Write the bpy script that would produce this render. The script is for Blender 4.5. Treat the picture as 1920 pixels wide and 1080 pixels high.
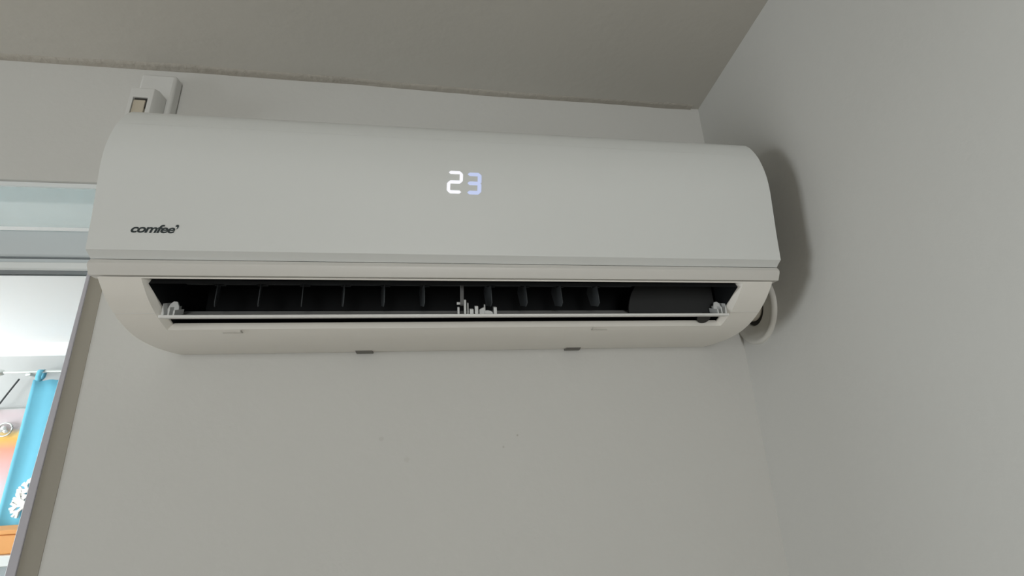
import bpy, bmesh, math, random
from mathutils import Vector, Matrix
random.seed(7)
for o in list(bpy.data.objects): bpy.data.objects.remove(o)
SC = bpy.context.scene
COL = SC.collection
ZB = 2.05            # height of the front panel's lower lip above the floor; local heights below are relative to it

# ------------------------------------------------------------------ camera
cam_d = bpy.data.cameras.new('camera'); cam = bpy.data.objects.new('camera', cam_d); COL.objects.link(cam)
yaw, pitch, roll = 0.15946, 0.328623, -0.046787
fw = Vector((math.sin(yaw)*math.cos(pitch), math.cos(yaw)*math.cos(pitch), math.sin(pitch)))
rt = Vector((math.cos(yaw), -math.sin(yaw), 0)); up = rt.cross(fw)
r2 = math.cos(roll)*rt + math.sin(roll)*up; u2 = -math.sin(roll)*rt + math.cos(roll)*up
cam.matrix_world = Matrix(((r2.x, u2.x, -fw.x, -0.042198), (r2.y, u2.y, -fw.y, -0.823147),
                           (r2.z, u2.z, -fw.z, -0.258754+ZB), (0, 0, 0, 1)))
cam_d.sensor_width = 36.0; cam_d.lens = 877.076/1920*36.0; cam_d.clip_start = 0.02
SC.camera = cam

# ------------------------------------------------------------------ world, lights, exposure
w = bpy.data.worlds.new('world'); SC.world = w; w.use_nodes = True
w.node_tree.nodes['Background'].inputs[0].default_value = (0.62, 0.74, 0.86, 1)
w.node_tree.nodes['Background'].inputs[1].default_value = 0.6
def area_light(name, loc, target, sx, sy, power, color):
    d = bpy.data.lights.new(name, 'AREA'); d.shape = 'RECTANGLE'; d.size = sx; d.size_y = sy
    d.energy = power; d.color = color
    o = bpy.data.objects.new(name, d); COL.objects.link(o); o.location = loc
    o.rotation_euler = (Vector(target)-Vector(loc)).to_track_quat('-Z', 'Y').to_euler()
    return o
# daylight entering by the window behind the photographer
area_light('daylight_rear_window', (-0.10, -3.32, 1.62), (-0.10, 0, 1.62), 0.6, 1.2, 26.5, (1.0, 1.0, 0.98))
# daylight entering by the window in the left wall, close to the air conditioner's wall
area_light('daylight_left_window', (-3.45, -0.66, 1.62), (0, -0.66, 1.62), 1.05, 1.2, 37, (0.95, 0.985, 1.0))
# daylight entering the adjoining room by its own window
area_light('daylight_far_room', (-4.22, 1.25, 1.5), (0, 1.25, 1.5), 1.5, 1.7, 104, (0.95, 0.985, 1.0))
vs = SC.view_settings
vs.view_transform = 'Standard'; vs.look = 'None'; vs.exposure = 0.0; vs.gamma = 1.0; vs.use_curve_mapping = False

# ------------------------------------------------------------------ materials
def mat(name, col, rough=0.5, spec=0.5, noise=0.0, nscale=20.0, bump=0.0, bscale=200.0, metal=0.0, emit=None, estr=0.0, coat=0.0, trans=0.0):
    m = bpy.data.materials.new(name); m.use_nodes = True
    nt = m.node_tree; b = nt.nodes['Principled BSDF']
    b.inputs['Base Color'].default_value = (*col, 1); b.inputs['Roughness'].default_value = rough
    b.inputs['Specular IOR Level'].default_value = spec; b.inputs['Metallic'].default_value = metal
    b.inputs['Coat Weight'].default_value = coat
    if emit: b.inputs['Emission Color'].default_value = (*emit, 1); b.inputs['Emission Strength'].default_value = estr
    tc = nt.nodes.new('ShaderNodeNewGeometry')
    if noise > 0:
        n = nt.nodes.new('ShaderNodeTexNoise'); n.inputs['Scale'].default_value = nscale; n.inputs['Detail'].default_value = 5
        nt.links.new(tc.outputs['Position'], n.inputs['Vector'])
        mx = nt.nodes.new('ShaderNodeMix'); mx.data_type = 'RGBA'
        mx.inputs[6].default_value = (*[c*(1-noise) for c in col], 1); mx.inputs[7].default_value = (*[min(1, c*(1+noise)) for c in col], 1)
        nt.links.new(n.outputs['Fac'], mx.inputs[0]); nt.links.new(mx.outputs[2], b.inputs['Base Color'])
    if bump > 0:
        n2 = nt.nodes.new('ShaderNodeTexNoise'); n2.inputs['Scale'].default_value = bscale; n2.inputs['Detail'].default_value = 4
        nt.links.new(tc.outputs['Position'], n2.inputs['Vector'])
        bp = nt.nodes.new('ShaderNodeBump'); bp.inputs['Strength'].default_value = bump; bp.inputs['Distance'].default_value = 0.01
        nt.links.new(n2.outputs['Fac'], bp.inputs['Height']); nt.links.new(bp.outputs['Normal'], b.inputs['Normal'])
    if trans > 0:
        out = nt.nodes['Material Output']; t = nt.nodes.new('ShaderNodeBsdfTranslucent'); t.inputs['Color'].default_value = (*col, 1)
        ms = nt.nodes.new('ShaderNodeMixShader'); ms.inputs[0].default_value = trans
        nt.links.new(b.outputs[0], ms.inputs[1]); nt.links.new(t.outputs[0], ms.inputs[2]); nt.links.new(ms.outputs[0], out.inputs['Surface'])
    return m

M = {}
M['wall'] = mat('wall_paint', (0.57, 0.567, 0.542), 0.75, 0.25, 0.018, 5, 0.05, 90)
M['wall_right'] = mat('wall_paint_side', (0.57, 0.567, 0.542), 0.75, 0.25, 0.012, 4, 0.05, 90)
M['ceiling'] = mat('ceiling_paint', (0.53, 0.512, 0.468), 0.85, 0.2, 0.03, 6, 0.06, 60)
M['sealant'] = mat('sealant', (0.40, 0.375, 0.33), 0.8, 0.2, 0.08, 30, 0.3, 80)
M['floor'] = mat('floor_laminate', (0.30, 0.24, 0.18), 0.5, 0.4, 0.12, 3)
M['plastic'] = mat('white_plastic', (0.66, 0.675, 0.66), 0.38, 0.45, 0.008, 9, 0.0)
M['plastic_body'] = mat('warm_white_plastic', (0.76, 0.74, 0.69), 0.42, 0.4, 0.01, 12, 0.0)
M['plastic_strip'] = mat('strip_plastic', (0.60, 0.588, 0.555), 0.42, 0.4, 0.01, 12)
M['duct'] = mat('duct_black_plastic', (0.006, 0.007, 0.008), 0.6, 0.25, 0.2, 30)
M['blade'] = mat('blade_dark_plastic', (0.050, 0.056, 0.060), 0.45, 0.4, 0.05, 40)
M['duct_grey'] = mat('duct_grey_plastic', (0.12, 0.12, 0.12), 0.6, 0.3, 0.05, 40)
M['plate'] = mat('duct_plate_plastic', (0.030, 0.031, 0.031), 0.7, 0.25, 0.05, 40)
M['flap'] = mat('flap_white_plastic', (0.70, 0.70, 0.68), 0.35, 0.5, 0.01, 20)
M['bracket'] = mat('bracket_white_plastic', (0.64, 0.65, 0.64), 0.4, 0.4, 0.02, 60)
M['logo'] = mat('logo_print', (0.030, 0.040, 0.042), 0.5, 0.3, 0.02, 60)
M['led_white'] = mat('led_white', (0.5, 0.5, 0.52), 0.4, 0.4, 0.01, 60, emit=(0.93, 0.93, 1.0), estr=0.72)
M['led_blue'] = mat('led_blue', (0.4, 0.45, 0.55), 0.4, 0.4, 0.01, 60, emit=(0.50, 0.57, 0.92), estr=0.60)
M['mark'] = mat('mark_plastic', (0.42, 0.405, 0.37), 0.5, 0.3, 0.03, 60)
M['clip'] = mat('clip_shadow_plastic', (0.16, 0.155, 0.14), 0.6, 0.3, 0.05, 60)  # darkened to carry the shadow around the catches
M['socket'] = mat('socket_plastic', (0.61, 0.61, 0.59), 0.4, 0.4, 0.01, 40)
M['rocker'] = mat('beige_plastic', (0.50, 0.45, 0.36), 0.5, 0.4, 0.03, 80)
M['dark'] = mat('dark_plastic', (0.035, 0.033, 0.03), 0.6, 0.3, 0.05, 60)
M['flange'] = mat('flange_plastic', (0.60, 0.59, 0.55), 0.45, 0.4, 0.015, 40)
M['pipe'] = mat('pipe_tape', (0.50, 0.47, 0.40), 0.7, 0.3, 0.06, 60)
M['frame'] = mat('window_frame_paint', (0.57, 0.62, 0.64), 0.4, 0.4, 0.015, 25)
M['bead'] = mat('glazing_bead', (0.74, 0.77, 0.77), 0.35, 0.4, 0.01, 25)
M['gasket'] = mat('gasket_rubber', (0.22, 0.24, 0.25), 0.7, 0.3, 0.03, 60)
M['jamb'] = mat('jamb_metal', (0.45, 0.44, 0.48), 0.45, 0.4, 0.03, 30)
M['casing'] = mat('casing_beige_shaded', (0.31, 0.29, 0.245), 0.7, 0.25, 0.03, 18, 0.08, 60)  # beige, darkened in the colour for the weaker light on the strip
M['blind'] = mat('blind_fabric', (0.86, 0.91, 0.91), 0.8, 0.2, 0.01, 60, 0.03, 400, trans=0.72)
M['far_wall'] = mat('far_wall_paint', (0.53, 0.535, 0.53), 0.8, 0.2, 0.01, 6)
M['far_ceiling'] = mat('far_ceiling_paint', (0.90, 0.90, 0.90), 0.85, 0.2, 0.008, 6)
M['curtain'] = mat('curtain_blue', (0.145, 0.44, 0.58), 0.85, 0.15, 0.04, 25, 0.1, 500)
M['white_cloth'] = mat('white_applique', (0.88, 0.89, 0.88), 0.8, 0.2, 0.01, 60)
M['steel'] = mat('brushed_steel', (0.62, 0.65, 0.63), 0.35, 0.5, 0.04, 60, metal=0.6)
M['cord'] = mat('dark_cord', (0.07, 0.075, 0.08), 0.6, 0.3, 0.03, 60)
M['orange'] = mat('orange_box', (0.86, 0.40, 0.13), 0.6, 0.3, 0.06, 14)
M['shelf'] = mat('shelf_white', (0.86, 0.88, 0.88), 0.45, 0.4, 0.01, 20)
M['shelf_grey'] = mat('shelf_grey', (0.50, 0.54, 0.56), 0.6, 0.3, 0.03, 20)

# wall marks: a few small scuffs on the plaster below the unit
def add_scuffs(m, spots):
    nt = m.node_tree; b = nt.nodes['Principled BSDF']
    src = b.inputs['Base Color'].links[0].from_socket
    geo = nt.nodes.new('ShaderNodeNewGeometry'); cur = src
    nz = nt.nodes.new('ShaderNodeTexNoise'); nz.inputs['Scale'].default_value = 260
    nt.links.new(geo.outputs['Position'], nz.inputs['Vector'])
    for (x, z, r, k) in spots:
        d = nt.nodes.new('ShaderNodeVectorMath'); d.operation = 'DISTANCE'; d.inputs[1].default_value = (x, 0, z)
        nt.links.new(geo.outputs['Position'], d.inputs[0])
        wob = nt.nodes.new('ShaderNodeMath'); wob.operation = 'MULTIPLY_ADD'; wob.inputs[1].default_value = -r*1.2
        nt.links.new(nz.outputs['Fac'], wob.inputs[0]); nt.links.new(d.outputs['Value'], wob.inputs[2])
        mr = nt.nodes.new('ShaderNodeMapRange'); mr.inputs[1].default_value = 0; mr.inputs[2].default_value = r*0.5
        mr.inputs[3].default_value = k; mr.inputs[4].default_value = 0
        nt.links.new(wob.outputs[0], mr.inputs[0])
        mx = nt.nodes.new('ShaderNodeMix'); mx.data_type = 'RGBA'; mx.inputs[7].default_value = (0.30, 0.28, 0.24, 1)
        nt.links.new(mr.outputs[0], mx.inputs[0]); nt.links.new(cur, mx.inputs[6]); cur = mx.outputs[2]
    nt.links.new(cur, b.inputs['Base Color'])
add_scuffs(M['wall'], [(-0.1369, ZB-0.2359, .004, .16), (-0.0952, ZB-0.2697, .005, .12), (0.0875, ZB-0.2391, .0020, .5), (0.063, ZB-0.2569, .0020, .35)])

def glass_mat():
    m = bpy.data.materials.new('window_glass'); m.use_nodes = True; nt = m.node_tree; nt.nodes.clear()
    out = nt.nodes.new('ShaderNodeOutputMaterial'); t = nt.nodes.new('ShaderNodeBsdfTransparent'); t.inputs[0].default_value = (0.97, 0.985, 0.985, 1)
    g = nt.nodes.new('ShaderNodeBsdfGlossy'); g.inputs['Roughness'].default_value = 0.02
    lw = nt.nodes.new('ShaderNodeLayerWeight'); lw.inputs[0].default_value = 0.5
    pw = nt.nodes.new('ShaderNodeMath'); pw.operation = 'POWER'; pw.inputs[1].default_value = 5.0; nt.links.new(lw.outputs['Facing'], pw.inputs[0])
    f = nt.nodes.new('ShaderNodeMath'); f.operation = 'MULTIPLY_ADD'; f.inputs[1].default_value = 0.9; f.inputs[2].default_value = 0.03; nt.links.new(pw.outputs[0], f.inputs[0])
    ms = nt.nodes.new('ShaderNodeMixShader')
    nt.links.new(f.outputs[0], ms.inputs[0]); nt.links.new(t.outputs[0], ms.inputs[1]); nt.links.new(g.outputs[0], ms.inputs[2]); nt.links.new(ms.outputs[0], out.inputs[0])
    return m
M['glass'] = glass_mat()
def sheer(m, k, tint):
    nt = m.node_tree; out = nt.nodes['Material Output']; src = out.inputs['Surface'].links[0].from_socket
    t = nt.nodes.new('ShaderNodeBsdfTransparent'); t.inputs[0].default_value = (*tint, 1)
    ms = nt.nodes.new('ShaderNodeMixShader'); ms.inputs[0].default_value = k
    nt.links.new(src, ms.inputs[1]); nt.links.new(t.outputs[0], ms.inputs[2]); nt.links.new(ms.outputs[0], out.inputs['Surface'])
sheer(M['blind'], 0.68, (0.90, 0.99, 1.0))

def sunset_mat(z0, z1):
    m = mat('sunset_print', (0.9, 0.8, 0.8), 0.85, 0.15); nt = m.node_tree; b = nt.nodes['Principled BSDF']
    geo = nt.nodes.new('ShaderNodeNewGeometry'); sp = nt.nodes.new('ShaderNodeSeparateXYZ'); nt.links.new(geo.outputs['Position'], sp.inputs[0])
    nz = nt.nodes.new('ShaderNodeTexNoise'); nz.inputs['Scale'].default_value = 7; nt.links.new(geo.outputs['Position'], nz.inputs['Vector'])
    ad = nt.nodes.new('ShaderNodeMath'); ad.operation = 'MULTIPLY_ADD'; ad.inputs[1].default_value = 0.03
    nt.links.new(nz.outputs['Fac'], ad.inputs[0]); nt.links.new(sp.outputs[2], ad.inputs[2])
    mr = nt.nodes.new('ShaderNodeMapRange'); mr.inputs[1].default_value = z0+.015; mr.inputs[2].default_value = z1+.015
    nt.links.new(ad.outputs[0], mr.inputs[0])
    cr = nt.nodes.new('ShaderNodeValToRGB'); nt.links.new(mr.outputs[0], cr.inputs[0])
    st = [(0.0, (0.60, 0.57, 0.60)), (0.40, (0.64, 0.55, 0.58)), (0.56, (0.70, 0.42, 0.40)), (0.66, (0.76, 0.34, 0.24)), (0.73, (0.80, 0.46, 0.12)), (0.765, (0.80, 0.60, 0.26)), (0.80, (0.60, 0.54, 0.55)), (0.90, (0.60, 0.50, 0.52)), (1.0, (0.55, 0.54, 0.54))]
    e = cr.color_ramp.elements
    e[0].position = st[0][0]; e[0].color = (*st[0][1], 1); e[1].position = 1; e[1].color = (*st[-1][1], 1)
    for p, c in st[1:-1]:
        n = e.new(p); n.color = (*c, 1)
    nt.links.new(cr.outputs[0], b.inputs['Base Color'])
    return m

# ------------------------------------------------------------------ helpers
def link(name, me, m, parent=None, angle=None, bevel=0.0, seg=2):
    o = bpy.data.objects.new(name, me); COL.objects.link(o)
    if m: me.materials.append(M[m] if isinstance(m, str) else m)
    if parent: o.parent = parent
    if angle is not None:
        for p in me.polygons: p.use_smooth = True
        me.set_sharp_from_angle(angle=math.radians(angle))
    if bevel > 0:
        b = o.modifiers.new('bevel', 'BEVEL'); b.width = bevel; b.segments = seg; b.limit_method = 'ANGLE'; b.angle_limit = math.radians(40)
        if angle is None:
            for p in me.polygons: p.use_smooth = True
            me.set_sharp_from_angle(angle=math.radians(50))
    return o
def mesh(vs_, fs, fix=True):
    me = bpy.data.meshes.new('mesh'); me.from_pydata([tuple(v) for v in vs_], [], fs); me.update()
    if fix:
        bm = bmesh.new(); bm.from_mesh(me); bmesh.ops.recalc_face_normals(bm, faces=bm.faces); bm.to_mesh(me); bm.free()
    return me
class MB:
    def __init__(s): s.v = []; s.f = []
    def add(s, v, f):
        n = len(s.v); s.v += [tuple(a) for a in v]; s.f += [tuple(i+n for i in q) for q in f]; return s
    def box(s, x0, x1, y0, y1, z0, z1):
        v = [(x, y, z) for z in (z0, z1) for y in (y0, y1) for x in (x0, x1)]
        return s.add(v, [(0, 2, 3, 1), (4, 5, 7, 6), (0, 1, 5, 4), (2, 6, 7, 3), (0, 4, 6, 2), (1, 3, 7, 5)])
    def prism_x(s, pr, x0, x1):                 # closed outline (y, z) run along x
        n = len(pr); v = [(x0, y, z) for y, z in pr]+[(x1, y, z) for y, z in pr]
        return s.add(v, [(i, (i+1) % n, n+(i+1) % n, n+i) for i in range(n)]+[tuple(range(n)), tuple(range(n, 2*n))])
    def prism_y(s, pr, y0, y1):                 # closed outline (x, z) run along y
        n = len(pr); v = [(x, y0, z) for x, z in pr]+[(x, y1, z) for x, z in pr]
        return s.add(v, [(i, (i+1) % n, n+(i+1) % n, n+i) for i in range(n)]+[tuple(range(n)), tuple(range(n, 2*n))])
    def tube(s, path, r, k=12, cap=True):
        P = [Vector(p) for p in path]; base = len(s.v); rings = []
        for i, p in enumerate(P):
            d = (P[min(i+1, len(P)-1)]-P[max(i-1, 0)]).normalized()
            a = d.cross(Vector((0, 0, 1))) if abs(d.z) < 0.95 else d.cross(Vector((0, 1, 0)))
            a.normalize(); b = d.cross(a)
            rr = r[i] if isinstance(r, (list, tuple)) else r
            rings.append([p+rr*(math.cos(2*math.pi*j/k)*a+math.sin(2*math.pi*j/k)*b) for j in range(k)])
        v = [q for R in rings for q in R]
        f = [(i*k+j, i*k+(j+1) % k, (i+1)*k+(j+1) % k, (i+1)*k+j) for i in range(len(P)-1) for j in range(k)]
        if cap: f += [tuple(range(k)), tuple(range((len(P)-1)*k, len(P)*k))]
        return s.add(v, f)
    def revolve(s, prof, axis_o, ax, u, w_, k=48, clamp=None):   # prof [(radius, along-axis)]
        n = len(prof); v = []
        for j in range(k):
            c, sn = math.cos(2*math.pi*j/k), math.sin(2*math.pi*j/k)
            for r, a in prof:
                p = Vector(axis_o)+a*Vector(ax)+r*(c*Vector(u)+sn*Vector(w_))
                if clamp: p = clamp(p)
                v.append(p)
        f = [(j*n+i, j*n+i+1, ((j+1) % k)*n+i+1, ((j+1) % k)*n+i) for j in range(k) for i in range(n-1)]
        return s.add(v, f)
    def obj(s, name, m, parent=None, angle=None, bevel=0.0, seg=2, fix=True):
        return link(name, mesh(s.v, s.f, fix), m, parent, angle, bevel, seg)
def empty(name, loc, rz=0.0):
    o = bpy.data.objects.new(name, None); COL.objects.link(o); o.location = loc; o.rotation_euler = (0, 0, rz)
    o.empty_display_size = 0.05
    return o
def tag(o, label=None, cat=None, group=None, kind=None):
    if label: o['label'] = label
    if cat: o['category'] = cat
    if group: o['group'] = group
    if kind: o['kind'] = kind
    return o
def struct(o, label): o['kind'] = 'structure'; o['label'] = label; return o
def spline(P, n=6):
    P = [Vector(p) for p in P]; out = []
    for i in range(len(P)-1):
        p0, p1, p2, p3 = P[max(i-1, 0)], P[i], P[i+1], P[min(i+2, len(P)-1)]
        for k in range(n):
            t = k/n
            out.append(0.5*((2*p1)+(p2-p0)*t+(2*p0-5*p1+4*p2-p3)*t*t+(3*p1-p0-3*p2+p3)*t**3))
    out.append(P[-1]); return [tuple(o) for o in out]

# ------------------------------------------------------------------ the room
XL, YF = -3.40, -3.25            # left wall, wall behind the photographer
HEAD, WX1, WX0, WBOT = ZB+0.2205, -0.6245, -2.05, 0.10
def xr(y, z): return 0.5501+0.0131*(z-ZB-0.4697)+0.0815*y     # the side wall leans and turns a little
b = MB()
b.box(WX1, 0.75, 0, 0.20, 0, ZB+0.56).box(WX0, WX1, 0, 0.02, HEAD, HEAD+0.19).box(WX0, WX1, 0, 0.20, HEAD+0.19, ZB+0.56).box(XL-0.1, WX0, 0, 0.20, 0, ZB+0.56).box(WX0, WX1, 0, 0.20, 0, WBOT)
struct(b.obj('wall_back', 'wall'), 'off-white plastered wall carrying the air conditioner')
b = MB()
ys, zs = (0.0, YF-0.1), (0.0, ZB+0.56)
v = [(xr(y, z), y, z) for y in ys for z in zs]+[(xr(y, z)+0.15, y, z) for y in ys for z in zs]
b.add(v, [(0, 1, 3, 2), (4, 6, 7, 5), (0, 4, 5, 1), (2, 3, 7, 6), (0, 2, 6, 4), (1, 5, 7, 3)])
struct(b.obj('wall_right', 'wall_right'), 'plain off-white side wall meeting the air conditioner wall in the corner')
LW = (-1.24, -0.08, 0.98, 2.26)      # left window opening
b = MB().box(XL-0.15, XL, YF-0.1, LW[0], 0, ZB+0.56).box(XL-0.15, XL, LW[1], 0.0, 0, ZB+0.56).box(XL-0.15, XL, LW[0], LW[1], 0, LW[2]).box(XL-0.15, XL, LW[0], LW[1], LW[3], ZB+0.56)
struct(b.obj('wall_left', 'wall'), 'off-white wall with a window opening beside the glazed opening')
RW = (-0.46, 0.24, 0.98, 2.26)     # rear window opening
b = MB().box(XL, RW[0], YF-0.15, YF, 0, ZB+0.56).box(RW[1], 0.45, YF-0.15, YF, 0, ZB+0.56).box(RW[0], RW[1], YF-0.15, YF, 0, RW[2]).box(RW[0], RW[1], YF-0.15, YF, RW[3], ZB+0.56)
struct(b.obj('wall_front', 'wall'), 'off-white wall with a window opening opposite the air conditioner')
struct(MB().box(XL-0.15, 0.75, YF-0.15, 0.2, -0.12, 0).obj('floor', 'floor'), 'brown laminate floor of the room')
# ceiling: follows the slightly wavy joint with the wall
cx = [(-3.6, .4790), (-0.867, .4784), (-0.653, .4791), (-0.513, .4792), (-0.2, .4767), (0.04, .4715), (0.286, .4692), (0.4676, .4682), (0.55, .4697), (0.75, .4700)]
b = MB(); n = len(cx)
v = [(x, 0.02, ZB+z) for x, z in cx]+[(x, YF-0.15, ZB+0.4745-0.006*x*0) for x, z in cx]
v = [(x, 0.02, ZB+z) for x, z in cx]+[(x, YF-0.15, ZB+z) for x, z in cx]
v += [(x, y, ZB+0.62) for y in (0.02, YF-0.15) for x, z in cx]
f = [(i, i+1, n+i+1, n+i) for i in range(n-1)]+[(2*n+i, 3*n+i, 3*n+i+1, 2*n+i+1) for i in range(n-1)]
f += [(i, 2*n+i, 2*n+i+1, i+1) for i in range(n-1)]+[(n+i, n+i+1, 3*n+i+1, 3*n+i) for i in range(n-1)]
f += [(0, n, 3*n, 2*n), (n-1, 3*n-1, 4*n-1, 2*n-1)]
b.add(v, f)
struct(b.obj('ceiling', 'ceiling', angle=30), 'matt grey-beige painted ceiling')
# rough painted sealant strip along the ceiling joint
def cz(x):
    for (x0, z0), (x1, z1) in zip(cx[:-1], cx[1:]):
        if x0 <= x <= x1: return z0+(z1-z0)*(x-x0)/(x1-x0)
b = MB(); N = 200; v = []; f = []
wd = 0.018; th = .002
for i in range(N+1):
    x = -3.35+(0.530+3.35)*i/N
    wd += random.uniform(-.0016, .0016); wd = min(.024, max(.013, wd)); th += random.uniform(-.0004, .0004); th = min(.0032, max(.0012, th))
    z = ZB+cz(x)
    v += [(x, 0.001, z+.002), (x, 0.001, z-th*1.3), (x, -wd*0.6, z-th*.9), (x, -wd, z-th*.5), (x, -wd-.0012, z+.001)]
for i in range(N):
    for k in range(4): f.append((5*i+k, 5*i+k+1, 5*i+k+6, 5*i+k+5))
b.add(v, f+[(0, 1, 2, 3, 4), tuple(5*N+k for k in range(5))])
struct(b.obj('trim_1', 'sealant', angle=60), 'rough painted sealant strip along the ceiling joint')

# rear window (daylight)
t = struct(empty('window_2', (0, YF-0.05, 0)), 'white framed window opposite the air conditioner')
b = MB()
for (x0, x1, z0, z1) in ((RW[0], RW[1], RW[2], RW[2]+.05), (RW[0], RW[1], RW[3]-.05, RW[3]), (RW[0], RW[0]+.05, RW[2]+.05, RW[3]-.05), (RW[1]-.05, RW[1], RW[2]+.05, RW[3]-.05)):
    b.box(x0, x1, -.03, .03, z0, z1)
b.obj('window_frame', 'frame', t)

t = struct(empty('window_3', (XL-0.09, 0, 0)), 'white framed window in the left wall of the room')
b = MB()
for (y0, y1, z0, z1) in ((LW[0], LW[1], LW[2], LW[2]+.05), (LW[0], LW[1], LW[3]-.05, LW[3]), (LW[0], LW[0]+.05, LW[2]+.05, LW[3]-.05), (LW[1]-.05, LW[1], LW[2]+.05, LW[3]-.05)):
    b.box(-.03, .03, y0, y1, z0, z1)
b.obj('window_frame', 'frame', t)

# left window: frame, mid rail, transom and pane
t = struct(empty('window_1', (0, 0, 0)), 'tall glazed opening to the bright adjoining room')
FY0, FY1 = 0.05, 0.10
b = MB().box(WX0, WX0+.05, FY0, FY1, WBOT, HEAD+.19).box(WX1-.022, WX1, FY0, FY1, WBOT, HEAD+.19).box(WX0+.05, WX1-.022, FY0, FY1, WBOT, WBOT+.06)
b.obj('window_frame', 'frame', t, bevel=.003)
MB().box(WX0+.05, WX1-.022, FY0, FY1, ZB+.0975, ZB+.149).obj('mid_rail', 'frame', t, bevel=.004)
MB().box(WX0+.05, WX1-.022, FY0+.008, FY1-.01, ZB+.0935, ZB+.0975).obj('gasket', 'gasket', t)
MB().box(WX0+.05, WX1-.022, FY0+.003, FY1-.01, ZB+.0865, ZB+.0935).obj('lower_rail', 'frame', t)
MB().box(WX0+.05, WX1-.022, FY0-.002, FY1-.015, ZB+.0730, ZB+.0865).obj('glazing_bead', 'bead', t, bevel=.002)
MB().box(WX0+.05, WX1-.022, FY0+.006, FY1-.02, ZB+.0715, ZB+.0730).obj('gasket', 'gasket', t)
MB().box(WX0+.05, WX1-.022, .072, .076, WBOT+.06, ZB+.0715).obj('pane', 'glass', t)
MB().box(WX0+.05, WX1-.022, .072, .076, ZB+.149, HEAD+.19).obj('pane', 'glass', t)

# jamb edge and casing strip on the room side
zt, zbm = HEAD-0.001, WBOT
v = []; prof = [(WX1+.0005, .012), (WX1+.0005, -.004), (0, -.004), (0, .0)]
def strip(name, m, xa, xb, depth, label, bev):
    # xa, xb: (height, x) polylines of the two edges
    b = MB(); v = []; f = []; n = len(xa)
    for (z, x0), (_, x1) in zip(xa, xb):
        v += [(x0, 0.0005, ZB+z), (x0, -depth, ZB+z), (x1, -depth, ZB+z), (x1, 0.0005, ZB+z)]
    for i in range(n-1):
        for k in range(4): f.append((4*i+k, 4*i+(k+1) % 4, 4*i+4+(k+1) % 4, 4*i+4+k))
    b.add(v, f+[(0, 1, 2, 3), tuple(4*(n-1)+k for k in range(4))])
    return struct(b.obj(name, m, bevel=bev), label)
strip('trim_2', 'jamb', [(.2195, -.6245), (.03, -.6240), (-.102, -.6238), (-.26, -.6260), (-.395, -.6265), (-1.95, -.6280)],
      [(.2195, -.6215), (.03, -.6190), (-.102, -.6170), (-.26, -.6155), (-.395, -.6140), (-1.95, -.6100)], .0030, 'narrow grey metal edge along the window opening', .0008)
strip('trim_3', 'casing', [(.2195, -.6215), (.03, -.6190), (-.102, -.6170), (-.26, -.6155), (-.395, -.6140), (-1.95, -.6100)],
      [(.2195, -.6010), (.03, -.5975), (-.102, -.5940), (-.26, -.5895), (-.395, -.5877), (-1.95, -.5800)], .0008, 'beige painted casing strip, its shade put into the colour, beside the window opening', .0003)

# ------------------------------------------------------------------ adjoining room
FX0, FX1, FYW, FZC = -4.3, 0.4, 2.2, ZB+0.429
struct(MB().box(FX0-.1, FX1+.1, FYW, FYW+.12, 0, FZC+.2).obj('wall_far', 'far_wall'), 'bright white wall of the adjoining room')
struct(MB().box(FX1, FX1+.1, .2, FYW, 0, FZC+.2).obj('wall_far_right', 'far_wall'), 'white end wall of the adjoining room')
b = MB().box(FX0-.1, FX0, .2, .45, 0, FZC+.2).box(FX0-.1, FX0, 2.05, FYW, 0, FZC+.2).box(FX0-.1, FX0, .45, 2.05, 0, .6).box(FX0-.1, FX0, .45, 2.05, 2.4, FZC+.2)
struct(b.obj('wall_far_left', 'far_wall'), 'white wall of the adjoining room with a window opening')
struct(MB().box(XL-2, XL, .2-.1, .2, 0, FZC+.2).obj('wall_far_near', 'far_wall'), 'white wall of the adjoining room')
struct(MB().box(FX0-.1, FX1+.1, .2, FYW+.12, -.12, 0).obj('floor_far', 'floor'), 'floor of the adjoining room')
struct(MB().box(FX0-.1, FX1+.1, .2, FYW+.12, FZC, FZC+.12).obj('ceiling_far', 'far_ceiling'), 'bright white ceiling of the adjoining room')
pr = [(FYW, FZC), (FYW-.035, FZC), (FYW-.030, FZC-.02), (FYW-.012, FZC-.035), (FYW-.010, FZC-.062), (FYW, FZC-.070)]
struct(MB().prism_x(pr, FX0, FX1).obj('trim_4', 'far_ceiling', angle=30), 'white cornice under the ceiling of the adjoining room')

# ------------------------------------------------------------------ roller blind in the head of the opening
t = empty('roller_blind', (-1.335, 0.04, HEAD-.066)); oz = HEAD-.066
tag(t, 'white fabric roller blind rolled up under the window head', 'blind')
def loc(t_, o): o.parent = t_; return o
def local(mb, t_):
    L = t_.location; mb.v = [(a-L.x, c-L.y, d-L.z) for a, c, d in mb.v]; return mb
z0 = HEAD
front = [(.008, z0-.010), (.007, z0-.024), (.008, z0-.036)]
arc = [(.040-.032*math.cos(a), z0-.036-.032*math.sin(a)) for a in [math.radians(k) for k in range(10, 118, 12)]]
pr = front+arc
b = MB(); n = len(pr); xs = (WX0+.055, WX1-.024)
b.add([(xs[0], y, z) for y, z in pr]+[(xs[1], y, z) for y, z in pr], [(i, i+1, n+i+1, n+i) for i in range(n-1)])
local(b, t).obj('rolled_fabric', 'blind', t, angle=50)
local(MB().box(xs[0], xs[1], .006, .066, z0-.0085, z0-.0005), t).obj('head_rail', 'bead', t)

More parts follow.
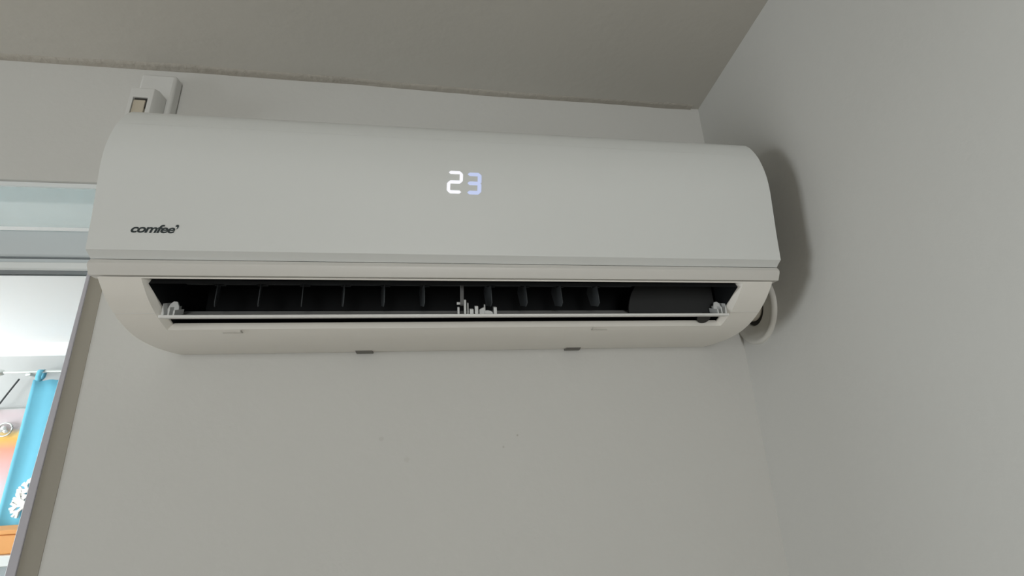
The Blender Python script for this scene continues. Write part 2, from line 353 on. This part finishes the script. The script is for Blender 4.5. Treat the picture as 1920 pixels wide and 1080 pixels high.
# ------------------------------------------------------------------ air conditioner
AC = empty('air_conditioner', (-.0015, -.0288, ZB-.0091)); AC.scale = (.965, .965, .965)   # stands 3 cm proud of the plaster on its mounting plate
tag(AC, 'white wall-mounted split air conditioner with open flap and lit 23 display', 'air conditioner')
HW = 0.4825
outer = [(-.215, 0), (-.2195, .045), (-.2250, .089), (-.2280, .115), (-.2286, .135), (-.2275, .15), (-.2245, .167), (-.219, .187),
         (-.206, .213), (-.190, .2285), (-.165, .239), (-.12, .245), (-.06, .247), (.0285, .247)]
OC = spline(outer, 6)
isp = 7*6                                              # seam between front panel and top cover
def panel_y(z):
    for (y0, z0_), (y1, z1_) in zip(OC[:-1], OC[1:]):
        if z0_ <= z <= z1_: return y0+(y1-y0)*(z-z0_)/(z1_-z0_)
    return OC[0][0]
def offset_in(curve, d):
    out = []
    for i, (y, z) in enumerate(curve):
        a = Vector(curve[max(i-1, 0)]); c = Vector(curve[min(i+1, len(curve)-1)]); tn = (c-a).normalized()
        nrm = Vector((tn.y, -tn.x))                   # towards the unit's inside
        if nrm.x < 0 and z < .2: nrm = -nrm
        out.append((y+nrm.x*d, z+nrm.y*d))
    return out
seg = OC[:isp+1]
inn = offset_in(seg, .007)
pr = seg+inn[::-1][:-3]+[(-.196, -.0079), (-.2033, -.0079), (-.2075, -.0045)]
FP = MB().prism_x(pr, -HW, HW).obj('front_panel', 'plastic', AC, angle=32)
seg = OC[isp:]
seg2 = [(seg[0][0]+.0003, seg[0][1]+.0003)]+seg[1:]
pr = seg2+[(.0285, .235), (-.12, .233), (-.18, .215), (-.205, .19)]
MB().prism_x(pr, -HW, HW).obj('top_cover', 'plastic', AC, angle=32)
# chassis behind the panel
MB().prism_x([(.0285, .236), (-.12, .234), (-.175, .217), (-.203, .186), (-.2165, .135), (-.2150, .089), (-.205, .042), (.0285, .042)], -HW+.003, HW-.003).obj('chassis', 'plastic_body', AC, angle=32)
# strip under the panel
pr = [(-.2030, -.0086), (-.2058, -.0125), (-.2066, -.0150), (-.2062, -.0180), (-.2000, -.0286), (-.186, -.0286), (-.186, -.0086)]
MB().prism_x(pr, -HW, HW).obj('trim_strip', 'plastic_strip', AC, angle=25)
# lower body with the outlet cut into it
body = spline([(-.1975, -.0302), (-.187, -.0405), (-.175, -.0512), (-.159, -.0620), (-.142, -.0710), (-.118, -.0802), (-.088, -.0866), (-.048, -.0895), (-.010, -.0888), (.0290, -.0862)], 5)
BW, OW = 0.4735, 0.4235
iA, iB = 1, 25                                          # outlet between these profile points
b = MB(); nb = len(body); X = [-BW, -OW, OW, BW]
v = [(x, y, z) for x in X for y, z in body]; f = []
for c in range(3):
    for i in range(nb-1):
        if c == 1 and iA <= i < iB: continue
        f.append((c*nb+i, (c+1)*nb+i, (c+1)*nb+i+1, c*nb+i+1))
b.add(v, f)
# turned-in rim of the outlet
RIN = .0055; NRM = Vector((.53, .85))                   # inward across the outlet (y, z)
def rim_pt(x, y, z, k):
    s_ = 1 if x > 0 else -1
    return (x-s_*RIN*k[0], y+k[1]*NRM.x, z+k[1]*NRM.y)
steps = [(0, 0), (.25, .0025), (1.0, .0075), (1.05, .0100)]
op = body[iA:iB+1]
cen = (Vector(op[0])+Vector(op[-1]))/2
rings = []
for k in steps:
    ring = []
    def pt(x, q, edge):
        x2, y2, z2 = rim_pt(x, q[0], q[1], k)
        d = Vector((op[0][0]-op[-1][0], op[0][1]-op[-1][1])).normalized()
        m_ = k[0]*.0030*(-1 if edge == 'top' else (1 if edge == 'bot' else 0))
        return (x2, y2+d.x*m_, z2+d.y*m_)
    for i, q in enumerate(op): ring.append(pt(-OW, q, 'top' if i == 0 else 'bot' if i == len(op)-1 else ''))
    for i, q in enumerate(op[::-1]): ring.append(pt(OW, q, 'top' if i == len(op)-1 else 'bot' if i == 0 else ''))
    rings.append(ring)
nr = len(rings[0])
b.add([p for R in rings for p in R], [(a*nr+i, a*nr+(i+1) % nr, (a+1)*nr+(i+1) % nr, (a+1)*nr+i) for a in range(len(steps)-1) for i in range(nr)])
# ends, back and hidden upper edge
top = [(.0290, .040), (-.200, .040), (-.194, -.0302)]
for x in (-BW, BW): b.add([(x, y, z) for y, z in body+top], [tuple(range(nb+3))])
b.add([(x, y, z) for x in (-BW, BW) for y, z in [body[-1]]+top+[body[0]]], [(0, 1, 6, 5), (2, 3, 8, 7), (3, 4, 9, 8)])
me = mesh(b.v, b.f, False)
bm = bmesh.new(); bm.from_mesh(me); bmesh.ops.remove_doubles(bm, verts=bm.verts, dist=.00005); bmesh.ops.recalc_face_normals(bm, faces=bm.faces); bm.to_mesh(me); bm.free()
LB = link('lower_body', me, 'plastic_body', AC, angle=32)
# seam between end piece and lower cover beside the outlet
for s_ in (-1, 1):
    q = body[17]; q2 = body[18]
    x0, x1 = sorted((s_*(OW+.0015), s_*(BW-.0005)))
    MB().prism_x([(q[0]+.002, q[1]+.002), (q[0]-.0004, q[1]-.0006), (q[0]*.85+q2[0]*.15-.0004, q[1]*.85+q2[1]*.15-.0006), (q2[0]+.002, q2[1]+.002)], x0, x1).obj('cover_seam', 'flap', LB)
# dark air duct
DW = OW-.0064
duct = [(-.1905, -.0365), (-.168, -.004), (-.125, .028), (-.070, .034), (-.035, .010), (-.035, -.030), (-.060, -.058), (-.1140, -.0725)]
b = MB(); n = len(duct)
b.add([(x, y, z) for x in (-DW, DW) for y, z in duct], [(i, i+1, n+i+1, n+i) for i in range(n-1)]+[tuple(range(n)), tuple(range(n, 2*n))])
b.obj('air_duct', 'duct', AC, angle=40, fix=False)
# upright louvre blades, each with a hooked head
def blade(x, lean):
    pts = [(-.148, -.022), (-.150, -.050), (-.145, -.0545), (-.128, -.048), (-.120, -.024), (-.126, -.008), (-.142, -.014)]
    b = MB(); th = .0012
    v = [(s_*th/2+lean*(y+.148), y, z) for s_ in (-1, 1) for y, z in pts]; k = len(pts)
    b.add(v, [(i, (i+1) % k, k+(i+1) % k, k+i) for i in range(k)]+[tuple(range(k)), tuple(range(k, 2*k))])
    b.box(-.007, .007, -.146, -.138, -.0215, -.0195)
    return b
for x in (-.3536, -.297, -.239, -.1817, -.1245, -.0666, .0338, .0881, .1437, .2033):
    # all vanes are swung to the same side
    o = blade(x, -.30).obj('louvre_blade', 'blade', AC); o.location.x = x
MB().box(-.395, .262, -.147, -.143, -.0215, -.0180).obj('louvre_bar', 'blade', AC)
# centre post of the outlet
MB().box(-.0140, -.0088, -.168, -.160, -.058, -.015).obj('centre_post', 'duct_grey', AC, bevel=.0008)
# rounded grey duct end plate
pl = [(.412, -.062), (.412, .012), (.330, .012)]+[(.330-.070*math.sin(a), -.062+.074*math.cos(a)) for a in [math.radians(k) for k in range(0, 91, 9)]]
MB().prism_y(pl, -.128, -.124).obj('duct_end_plate', 'plate', AC, angle=30)
# flap, open
F0, F1 = Vector((-.156, -.0712)), Vector((-.092, -.0475))
d = (F1-F0).normalized(); nn = Vector((-d.y, d.x))      # upwards
c = []
for i in range(9):
    tt = i/8; p = F0.lerp(F1, tt)+nn*(-.003*4*tt*(1-tt)); c.append((p, .0029*(1-.35*abs(2*tt-1)**3)))
pr = [tuple(p+nn*h) for p, h in c]+[tuple(p-nn*h) for p, h in c[::-1]]
FL = MB().prism_x(pr, -.4170, .4170).obj('airflow_flap', 'flap', AC, angle=35, bevel=.0006)
def on_flap(t_): return F0.lerp(F1, t_)+nn*.0022
def fbox(b, x0, x1, t0, t1, h0, h1=None):
    h1 = h0 if h1 is None else h1
    a, c_ = on_flap(t0), on_flap(t1)
    v = []
    for x, hh in ((x0, h0), (x1, h1)):
        v += [(x, a.x, a.y-.0015), (x, c_.x, c_.y-.0015), (x, c_.x, c_.y+hh), (x, a.x, a.y+hh)]
    b.add(v, [(0, 1, 2, 3), (4, 7, 6, 5), (0, 3, 7, 4), (1, 5, 6, 2), (3, 2, 6, 7), (0, 4, 5, 1)])
    return b
for s_ in (-1, 1):                                      # hinge brackets at the flap ends
    b = MB()
    o_ = [(.4165, .0), (.4165, .004), (.4125, .0165), (.4085, .0205), (.4040, .0200), (.4010, .0130), (.3995, .0)]
    a = on_flap(.16)
    b.prism_y([(s_*x, a.y-.001+h) for x, h in o_], a.x+.004, a.x+.007)
    fbox(b, min(s_*.4165, s_*.4135), max(s_*.4165, s_*.4135), .08, .5, .0155 if s_ < 0 else .001, .001 if s_ < 0 else .0155)
    fbox(b, min(s_*.4085, s_*.4065), max(s_*.4085, s_*.4065), .07, .5, .010)
    fbox(b, min(s_*.4015, s_*.3995), max(s_*.4015, s_*.3995), .06, .4, .006)
    b.obj('hinge_bracket', 'bracket', FL)
pieces = [('pin', -.0176, -.0146, .06, .2, .010, None), ('catch_post', -.0080, -.0047, .06, .25, .0215, None), ('catch_post', -.0030, -.0012, .07, .25, .0165, None),
          ('latch_block', .0005, .0062, .06, .3, .0070, None), ('latch_block', .0082, .0132, .06, .3, .0115, None), ('catch_post', .0225, .0240, .08, .3, .0140, None),
          ('rib', .0150, .0225, .10, .2, .0060, .0100), ('peg', .0365, .0412, .06, .3, .0100, None)]
for (nm, x0, x1, t0, t1, h0, h1) in pieces:
    fbox(MB(), x0, x1, t0, t1, h0, h1).obj(nm, 'bracket', FL, bevel=.0007)
a = on_flap(.14)
MB().prism_y([(.0270+.0090*math.cos(math.radians(k)), a.y-.001+.0055*math.sin(math.radians(k))) for k in range(0, 181, 15)], a.x, a.x+.006).obj('cam', 'bracket', FL, angle=40)
MB().tube([(-.0185, a.x, a.y+.0155), (-.0130, a.x, a.y+.0155)], .0022, 10).obj('pivot', 'bracket', FL, angle=40)
# dark drain stop under the right end of the flap
MB().revolve([(0.0, 0), (.010, 0), (.011, .001), (.011, .004), (0, .004)], (.3905, -.1265, -.0705), (0, .53, .85), (1, 0, 0), (0, .85, -.53), 20).obj('drain_stop', 'dark', AC, angle=40)
# small moulded outline marks on the lower lip
for (xa, s_) in ((-.341, 1), (.2135, -1)):
    yb, zb_ = -.1085, -.0829
    b = MB()
    b.box(xa-.013, xa+.013, yb-.0006, yb+.0004, zb_-.0008, zb_+.0006)
    b.box(*sorted((xa+s_*.013, xa+s_*.014)), yb-.0085, yb+.0004, zb_-.0008, zb_+.0032)
    b.obj('release_mark', 'mark', LB)
# catches under the rear edge, their shadow put into the dark colour
for xa in (-.1745, .203):
    MB().prism_x([(.008, -.0840), (.008, -.0872), (.020, -.0900), (.0285, -.0895), (.0285, -.0840)], xa-.014, xa+.014).obj('bottom_catch', 'clip', AC)

# lit seven-segment digits behind the panel
def digit(x0, x1, zb0, zt0, on, m, th, g0):
    hw_ = th/2; mid = (zb0+zt0)/2; sl = .0006
    root = None
    P = {'A': ('h', zt0-hw_), 'G': ('h', mid), 'D': ('h', zb0+hw_), 'F': ('v', x0+hw_, mid, zt0), 'B': ('v', x1-hw_, mid, zt0), 'E': ('v', x0+hw_, zb0, mid), 'C': ('v', x1-hw_, zb0, mid)}
    R = empty('display_digit', (0, 0, 0)); R.parent = AC
    for s_ in on:
        g = g0; pts = []
        if P[s_][0] == 'h':
            z = P[s_][1]; a, c_ = x0+hw_+g, x1-hw_-g
            out = [(a-hw_*.7, z), (a+hw_*.25, z+hw_*.85), (c_-hw_*.25, z+hw_*.85), (c_+hw_*.7, z), (c_-hw_*.25, z-hw_*.85), (a+hw_*.25, z-hw_*.85)]
        else:
            x, za, zc_ = P[s_][1:]; za += g+(hw_ if za == zb0 else 0); zc_ -= g+(hw_ if zc_ == zt0 else 0)
            out = [(x, za-hw_*.7), (x+hw_*.85, za+hw_*.25), (x+hw_*.85, zc_-hw_*.25), (x, zc_+hw_*.7), (x-hw_*.85, zc_-hw_*.25), (x-hw_*.85, za+hw_*.25)]
        out = [(x+sl*(z-mid)/(zt0-zb0)*2, z) for x, z in out]
        b = MB(); k = len(out); v = []
        for dd in (.0005, -.0004):
            v += [(x, panel_y(z)-dd, z) for x, z in out]
        b.add(v, [tuple(range(k)), tuple(range(k, 2*k))]+[(i, (i+1) % k, k+(i+1) % k, k+i) for i in range(k)])
        b.obj('segment', m, R)
    return R
digit(-.0345, -.0110, .0910, .1270, 'ABGED', 'led_white', .0056, .0016)
digit(-.0065, .0160, .0905, .1255, 'ABGCD', 'led_blue', .0064, .0009)

# maker's word printed on the panel
def text_mesh(s_, shear, offset):
    cu = bpy.data.curves.new('word', 'FONT'); cu.body = s_; cu.size = 1; cu.shear = shear; cu.offset = offset; cu.resolution_u = 3; cu.space_character = 0.92
    o = bpy.data.objects.new('word', cu); COL.objects.link(o); bpy.context.view_layer.update()
    dg = bpy.context.evaluated_depsgraph_get(); me = bpy.data.meshes.new_from_object(o.evaluated_get(dg)); bpy.data.objects.remove(o); bpy.data.curves.remove(cu)
    return me
me = text_mesh('comfee', 0.30, 0.028)
us = [q.co.x for q in me.vertices]; ws = [q.co.y for q in me.vertices]
u0, u1, w0, w1 = min(us), max(us), min(ws), max(ws)
lx0, lx1, lz0, lz1 = -.4350, -.3832, .0228, .0342
for q in me.vertices:
    x = lx0+(q.co.x-u0)/(u1-u0)*(lx1-lx0); z = lz0+(q.co.y-w0)/(w1-w0)*(lz1-lz0)
    q.co = (x, panel_y(z)-.0004, z)
me.materials.clear()
tm = MB().add([q.co[:] for q in me.vertices], [tuple(p.vertices) for p in me.polygons])
ap = [(-.3836, .0326), (-.3822, .0345), (-.3803, .0348), (-.3792, .0334), (-.3796, .0312), (-.3814, .0285), (-.3820, .0288), (-.3812, .0308), (-.3815, .0320), (-.3828, .0318)]
tm.add([(x, panel_y(z)-.0004, z) for x, z in ap], [tuple(range(len(ap)))[::-1]])
tag(tm.obj('logo', 'logo', FP, fix=False), 'dark grey italic comfee lettering')

# ------------------------------------------------------------------ wall socket box above the unit
S = empty('wall_switch', (-.590, 0, ZB+.40))
tag(S, 'white surface-mounted switch box with beige insert on the wall above the air conditioner', 'switch')
def L_(mb): return local(mb, S)
L_(MB().box(-.606, -.545, -.024, -.0005, ZB+.340, ZB+.4455)).obj('back_box', 'socket', S, bevel=.005, seg=3)
hx0, hx1, hz0, hz1, hy0, hy1 = -.5945, -.5570, ZB+.320, ZB+.3855, -.055, -.0245
rx0, rx1, rz0, rz1, ry = -.5885, -.5645, ZB+.324, ZB+.3655, -.047
b = MB()
Fo = [(hx0, hy0, hz0), (hx1, hy0, hz0), (hx1, hy0, hz1), (hx0, hy0, hz1)]; Ri = [(rx0, hy0, rz0), (rx1, hy0, rz0), (rx1, hy0, rz1), (rx0, hy0, rz1)]
Rb = [(x, ry, z) for x, _, z in Ri]; hb = .005
Bk = [(hx0-hb*.3, hy1, hz0-hb), (hx1+hb*.8, hy1, hz0-hb), (hx1+hb*.8, hy1, hz1+hb*.4), (hx0-hb*.3, hy1, hz1+hb*.4)]
Md = [(hx0-.0005, hy0+.008, hz0), (hx1+.0045, hy0+.008, hz0), (hx1+.0045, hy0+.008, hz1+.001), (hx0-.0005, hy0+.008, hz1+.001)]
q = lambda a, c_: [(a+i, a+(i+1) % 4, c_+(i+1) % 4, c_+i) for i in range(4)]
b.add(Fo+Ri+Rb+Md+Bk, q(0, 4)+q(4, 8)+[(8, 9, 10, 11)]+q(0, 12)+q(12, 16)+[(16, 17, 18, 19)])
L_(b).obj('housing', 'socket', S, angle=35, bevel=.0008)
L_(MB().box(rx0+.0008, rx1-.0042, hy0+.0015, ry-.0002, rz0+.002, rz1-.0050)).obj('insert', 'rocker', S, bevel=.0008)
L_(MB().box(rx0+.0008, rx1-.0008, ry-.0045, ry-.0002, rz1-.0046, rz1-.0004)).obj('shade_slot', 'dark', S)  # solid dark bar standing in for the shadow at the recess top
L_(MB().box(rx1-.0038, rx1-.0006, ry-.005, ry-.0002, rz1-.021, rz1-.0048)).obj('shade_slot', 'dark', S)

# ------------------------------------------------------------------ pipe and wall flange at the right end
th_ = math.atan(.0815); fy, fz = -.056, -.030
fx = xr(fy, ZB+fz)
FLG = empty('pipe_flange', (fx, fy, ZB+fz))
tag(FLG, 'round white plastic pipe flange on the side wall beside the air conditioner', 'pipe flange')
ax = Vector((-math.cos(th_), math.sin(th_), 0)); uu = Vector((math.sin(th_), math.cos(th_), 0)); ww = Vector((0, 0, 1))
def clampw(p):
    if p.y > .0545: p.y = .0545
    return p
b = MB().revolve([(.035, .0), (.035, .004), (.0365, .0050), (.053, .0038), (.0580, .0045), (.0620, .0070), (.0655, .0068), (.0685, .0040), (.0690, .0)], (0, 0, 0), ax, uu, ww, 64, clampw)
b.obj('rim', 'flange', FLG, angle=40)
b = MB().revolve([(.0005, .0012), (.0338, .0012)], (0, 0, 0), ax, uu, ww, 40, clampw); b.obj('hole', 'dark', FLG, fix=False)
PIPE = empty('refrigerant_pipe', (fx, fy-.001, ZB+fz+.001))
tag(PIPE, 'beige wrapped pipe running from the air conditioner into the wall flange', 'pipe')
gap = fx-.0025-.4575
MB().tube([(-gap, .004, -.001), (-gap*.6, .003, 0), (-gap*.3, 0, 0), (-.0035, 0, 0)], .0275, 24).obj('insulation', 'pipe', PIPE, angle=40)

# ------------------------------------------------------------------ things in the adjoining room
R = empty('curtain_rod', (-2.2, 2.13, ZB+.263)); R.location = (-2.1, 2.13, ZB+.255)
tag(R, 'thin steel curtain rod with ball end on the far wall', 'curtain rod')
MB().tube([(-.315, 0, 0), (.75, 0, .006)], .0085, 12).obj('rod', 'steel', R, angle=40)
b = MB().revolve([(0, -.020), (.010, -.018), (.017, -.008), (.019, 0), (.017, .008), (.010, .018), (0, .020)], (-.330, 0, 0), (1, 0, 0), (0, 1, 0), (0, 0, 1), 20)
b.obj('finial', 'steel', R, angle=50)
for xx in (-.185, .70):
    MB().box(xx-.012, xx+.012, -.012, .070, -.022, -.008).box(xx-.016, xx+.016, .062, .070, -.035, .012).obj('bracket', 'steel', R, bevel=.002)
CT = empty('curtain', (-2.1, 2.115, ZB+.255))
tag(CT, 'bright blue tab-top curtain panel with a white coral motif', 'curtain')
cxl, cxr, czt, czb = -.150, .62, -.045, -.80
b = MB(); NX, NZ = 48, 10; v = []; f = []
for j in range(NZ+1):
    for i in range(NX+1):
        s_ = i/NX; tz = j/NZ; x = cxl+(cxr-cxl)*s_
        v.append((x+.012*tz*(1-s_), .010*math.sin(s_*26)*(.5+.5*tz), czt+(czb-czt)*tz-.006*math.sin(s_*math.pi*9)**2*(1-tz)))
for j in range(NZ):
    for i in range(NX): f.append((j*(NX+1)+i, j*(NX+1)+i+1, (j+1)*(NX+1)+i+1, (j+1)*(NX+1)+i))
o = b.add(v, f).obj('panel', 'curtain', CT, angle=60)
sm = o.modifiers.new('solid', 'SOLIDIFY'); sm.thickness = .002
for xt in (-.128, .055, .238, .421, .595):
    b = MB(); pr = []
    pts = [(.004, -.055), (-.004, -.03), (-.001, 0), (.006, .0105), (.015, .0125), (.024, .0105), (.031, 0), (.028, -.03), (.008, -.055)]
    k = len(pts); v = [(xt+s_*.014, y, z) for s_ in (-1, 1) for y, z in pts]
    o = b.add(v, [(i, i+1, k+i+1, k+i) for i in range(k-1)]).obj('tab', 'curtain', CT, angle=60)
    sm = o.modifiers.new('solid', 'SOLIDIFY'); sm.thickness = .0015
# coral motif: flat branching applique on the cloth
b = MB(); rnd = random.Random(3); bk = 0.0
def branch(x, z, a, ln, wd_, dep):
    global bk
    bk += .00012; yf = -.0135-bk
    x2, z2 = x+ln*math.cos(a), z+ln*math.sin(a); nx, nz = -math.sin(a)*wd_/2, math.cos(a)*wd_/2
    v = [(x-nx, yf, z-nz), (x2-nx*.8, yf, z2-nz*.8), (x2+nx*.8, yf, z2+nz*.8), (x+nx, yf, z+nz)]
    b.add(v+[(p[0], -.0120, p[2]) for p in v], [(0, 1, 2, 3), (4, 5, 6, 7), (0, 1, 5, 4), (1, 2, 6, 5), (2, 3, 7, 6), (3, 0, 4, 7)])
    if dep > 0:
        for da in (-.75, .15, .7): branch(x2, z2, a+da+rnd.uniform(-.12, .12), ln*.72, wd_*.85, dep-1)
branch(.060, -.655, math.radians(150), .055, .020, 3)
branch(.050, -.660, math.radians(100), .045, .018, 2)
branch(.050, -.670, math.radians(185), .060, .018, 2)
b.obj('coral_motif', 'white_cloth', CT)
H = empty('wall_hanging', (-2.55, 2.185, ZB-.40))
tag(H, 'pink and orange sunset print hanging beside the blue curtain', 'wall hanging')
sun = sunset_mat(ZB-.62, ZB+.10)
MB().box(-.30, .31, -.006, .006, -.22, .46).obj('print', sun, H)
MB().tube([(-.31, -.004, .462), (.32, -.004, .462)], .003, 10).obj('batten', 'far_wall', H, angle=40)
RO = empty('ring_ornament', (-2.355, 2.165, ZB-.046))
tag(RO, 'small silver ring ornament with white shells on the sunset print', 'ornament')
b = MB(); tor = [(.034*math.cos(2*math.pi*i/28), 0, .034*math.sin(2*math.pi*i/28)) for i in range(29)]
b.tube(tor, .0045, 8, False).obj('ring', 'steel', RO, angle=60)
for i, (sx, sz, rr) in enumerate(((-.040, .002, .016), (-.018, -.006, .014), (-.002, .006, .013), (.010, -.010, .012), (-.060, -.004, .013))):
    b = MB().revolve([(0, -rr*.6), (rr*.6, -rr*.45), (rr, 0), (rr*.7, rr*.5), (0, rr*.9)], (sx, -.006, sz), Vector((.4, -.3, .8)).normalized(), (1, 0, -.5), (0, 1, .375), 10)
    b.obj('shell', 'white_cloth', RO, angle=50)
CD = empty('hanging_cord', (-2.36, 2.17, ZB+.225))
tag(CD, 'thin dark cord running slantwise across the far wall', 'cord')
MB().tube([(0, 0, 0), (-.035, -.002, -.080), (-.080, -.003, -.185), (-.16, -.002, -.36)], .0042, 8).obj('cord', 'cord', CD, angle=60)
SH = empty('wall_cabinet', (-1.9, 2.0, ZB-1.20))
tag(SH, 'white wall cabinet below the blue curtain', 'cabinet')
zt_ = .59; y0, y1 = -.20, .195
MB().box(-.75, .75, y0, y1, zt_-.042, zt_).obj('top_board', 'shelf', SH, bevel=.003)
MB().box(-.73, .73, y0+.045, y1, zt_-.088, zt_-.042).obj('recess', 'shelf_grey', SH)
for i in range(3):
    dr = MB().box(-.75+.5*i+.002, -.25+.5*i-.002, y0+.005, y0+.025, 0, zt_-.090).obj('door', 'shelf', SH, bevel=.002)
    MB().box(-.30+.5*i, -.285+.5*i, y0-.012, y0+.006, .40, .48).obj('handle', 'steel', dr, bevel=.002)
MB().box(-.75, .75, y0+.027, y1, 0, zt_-.088).obj('carcass', 'shelf', SH)
OB = empty('storage_box', (-1.98, 1.93, ZB-.609))
tag(OB, 'orange fabric storage box on the white wall cabinet', 'box')
MB().box(-.26, .26, -.10, .12, 0, .080).obj('body', 'orange', OB, bevel=.006)
MB().box(-.264, .264, -.104, .124, .081, .100).obj('lid', 'orange', OB, bevel=.004)
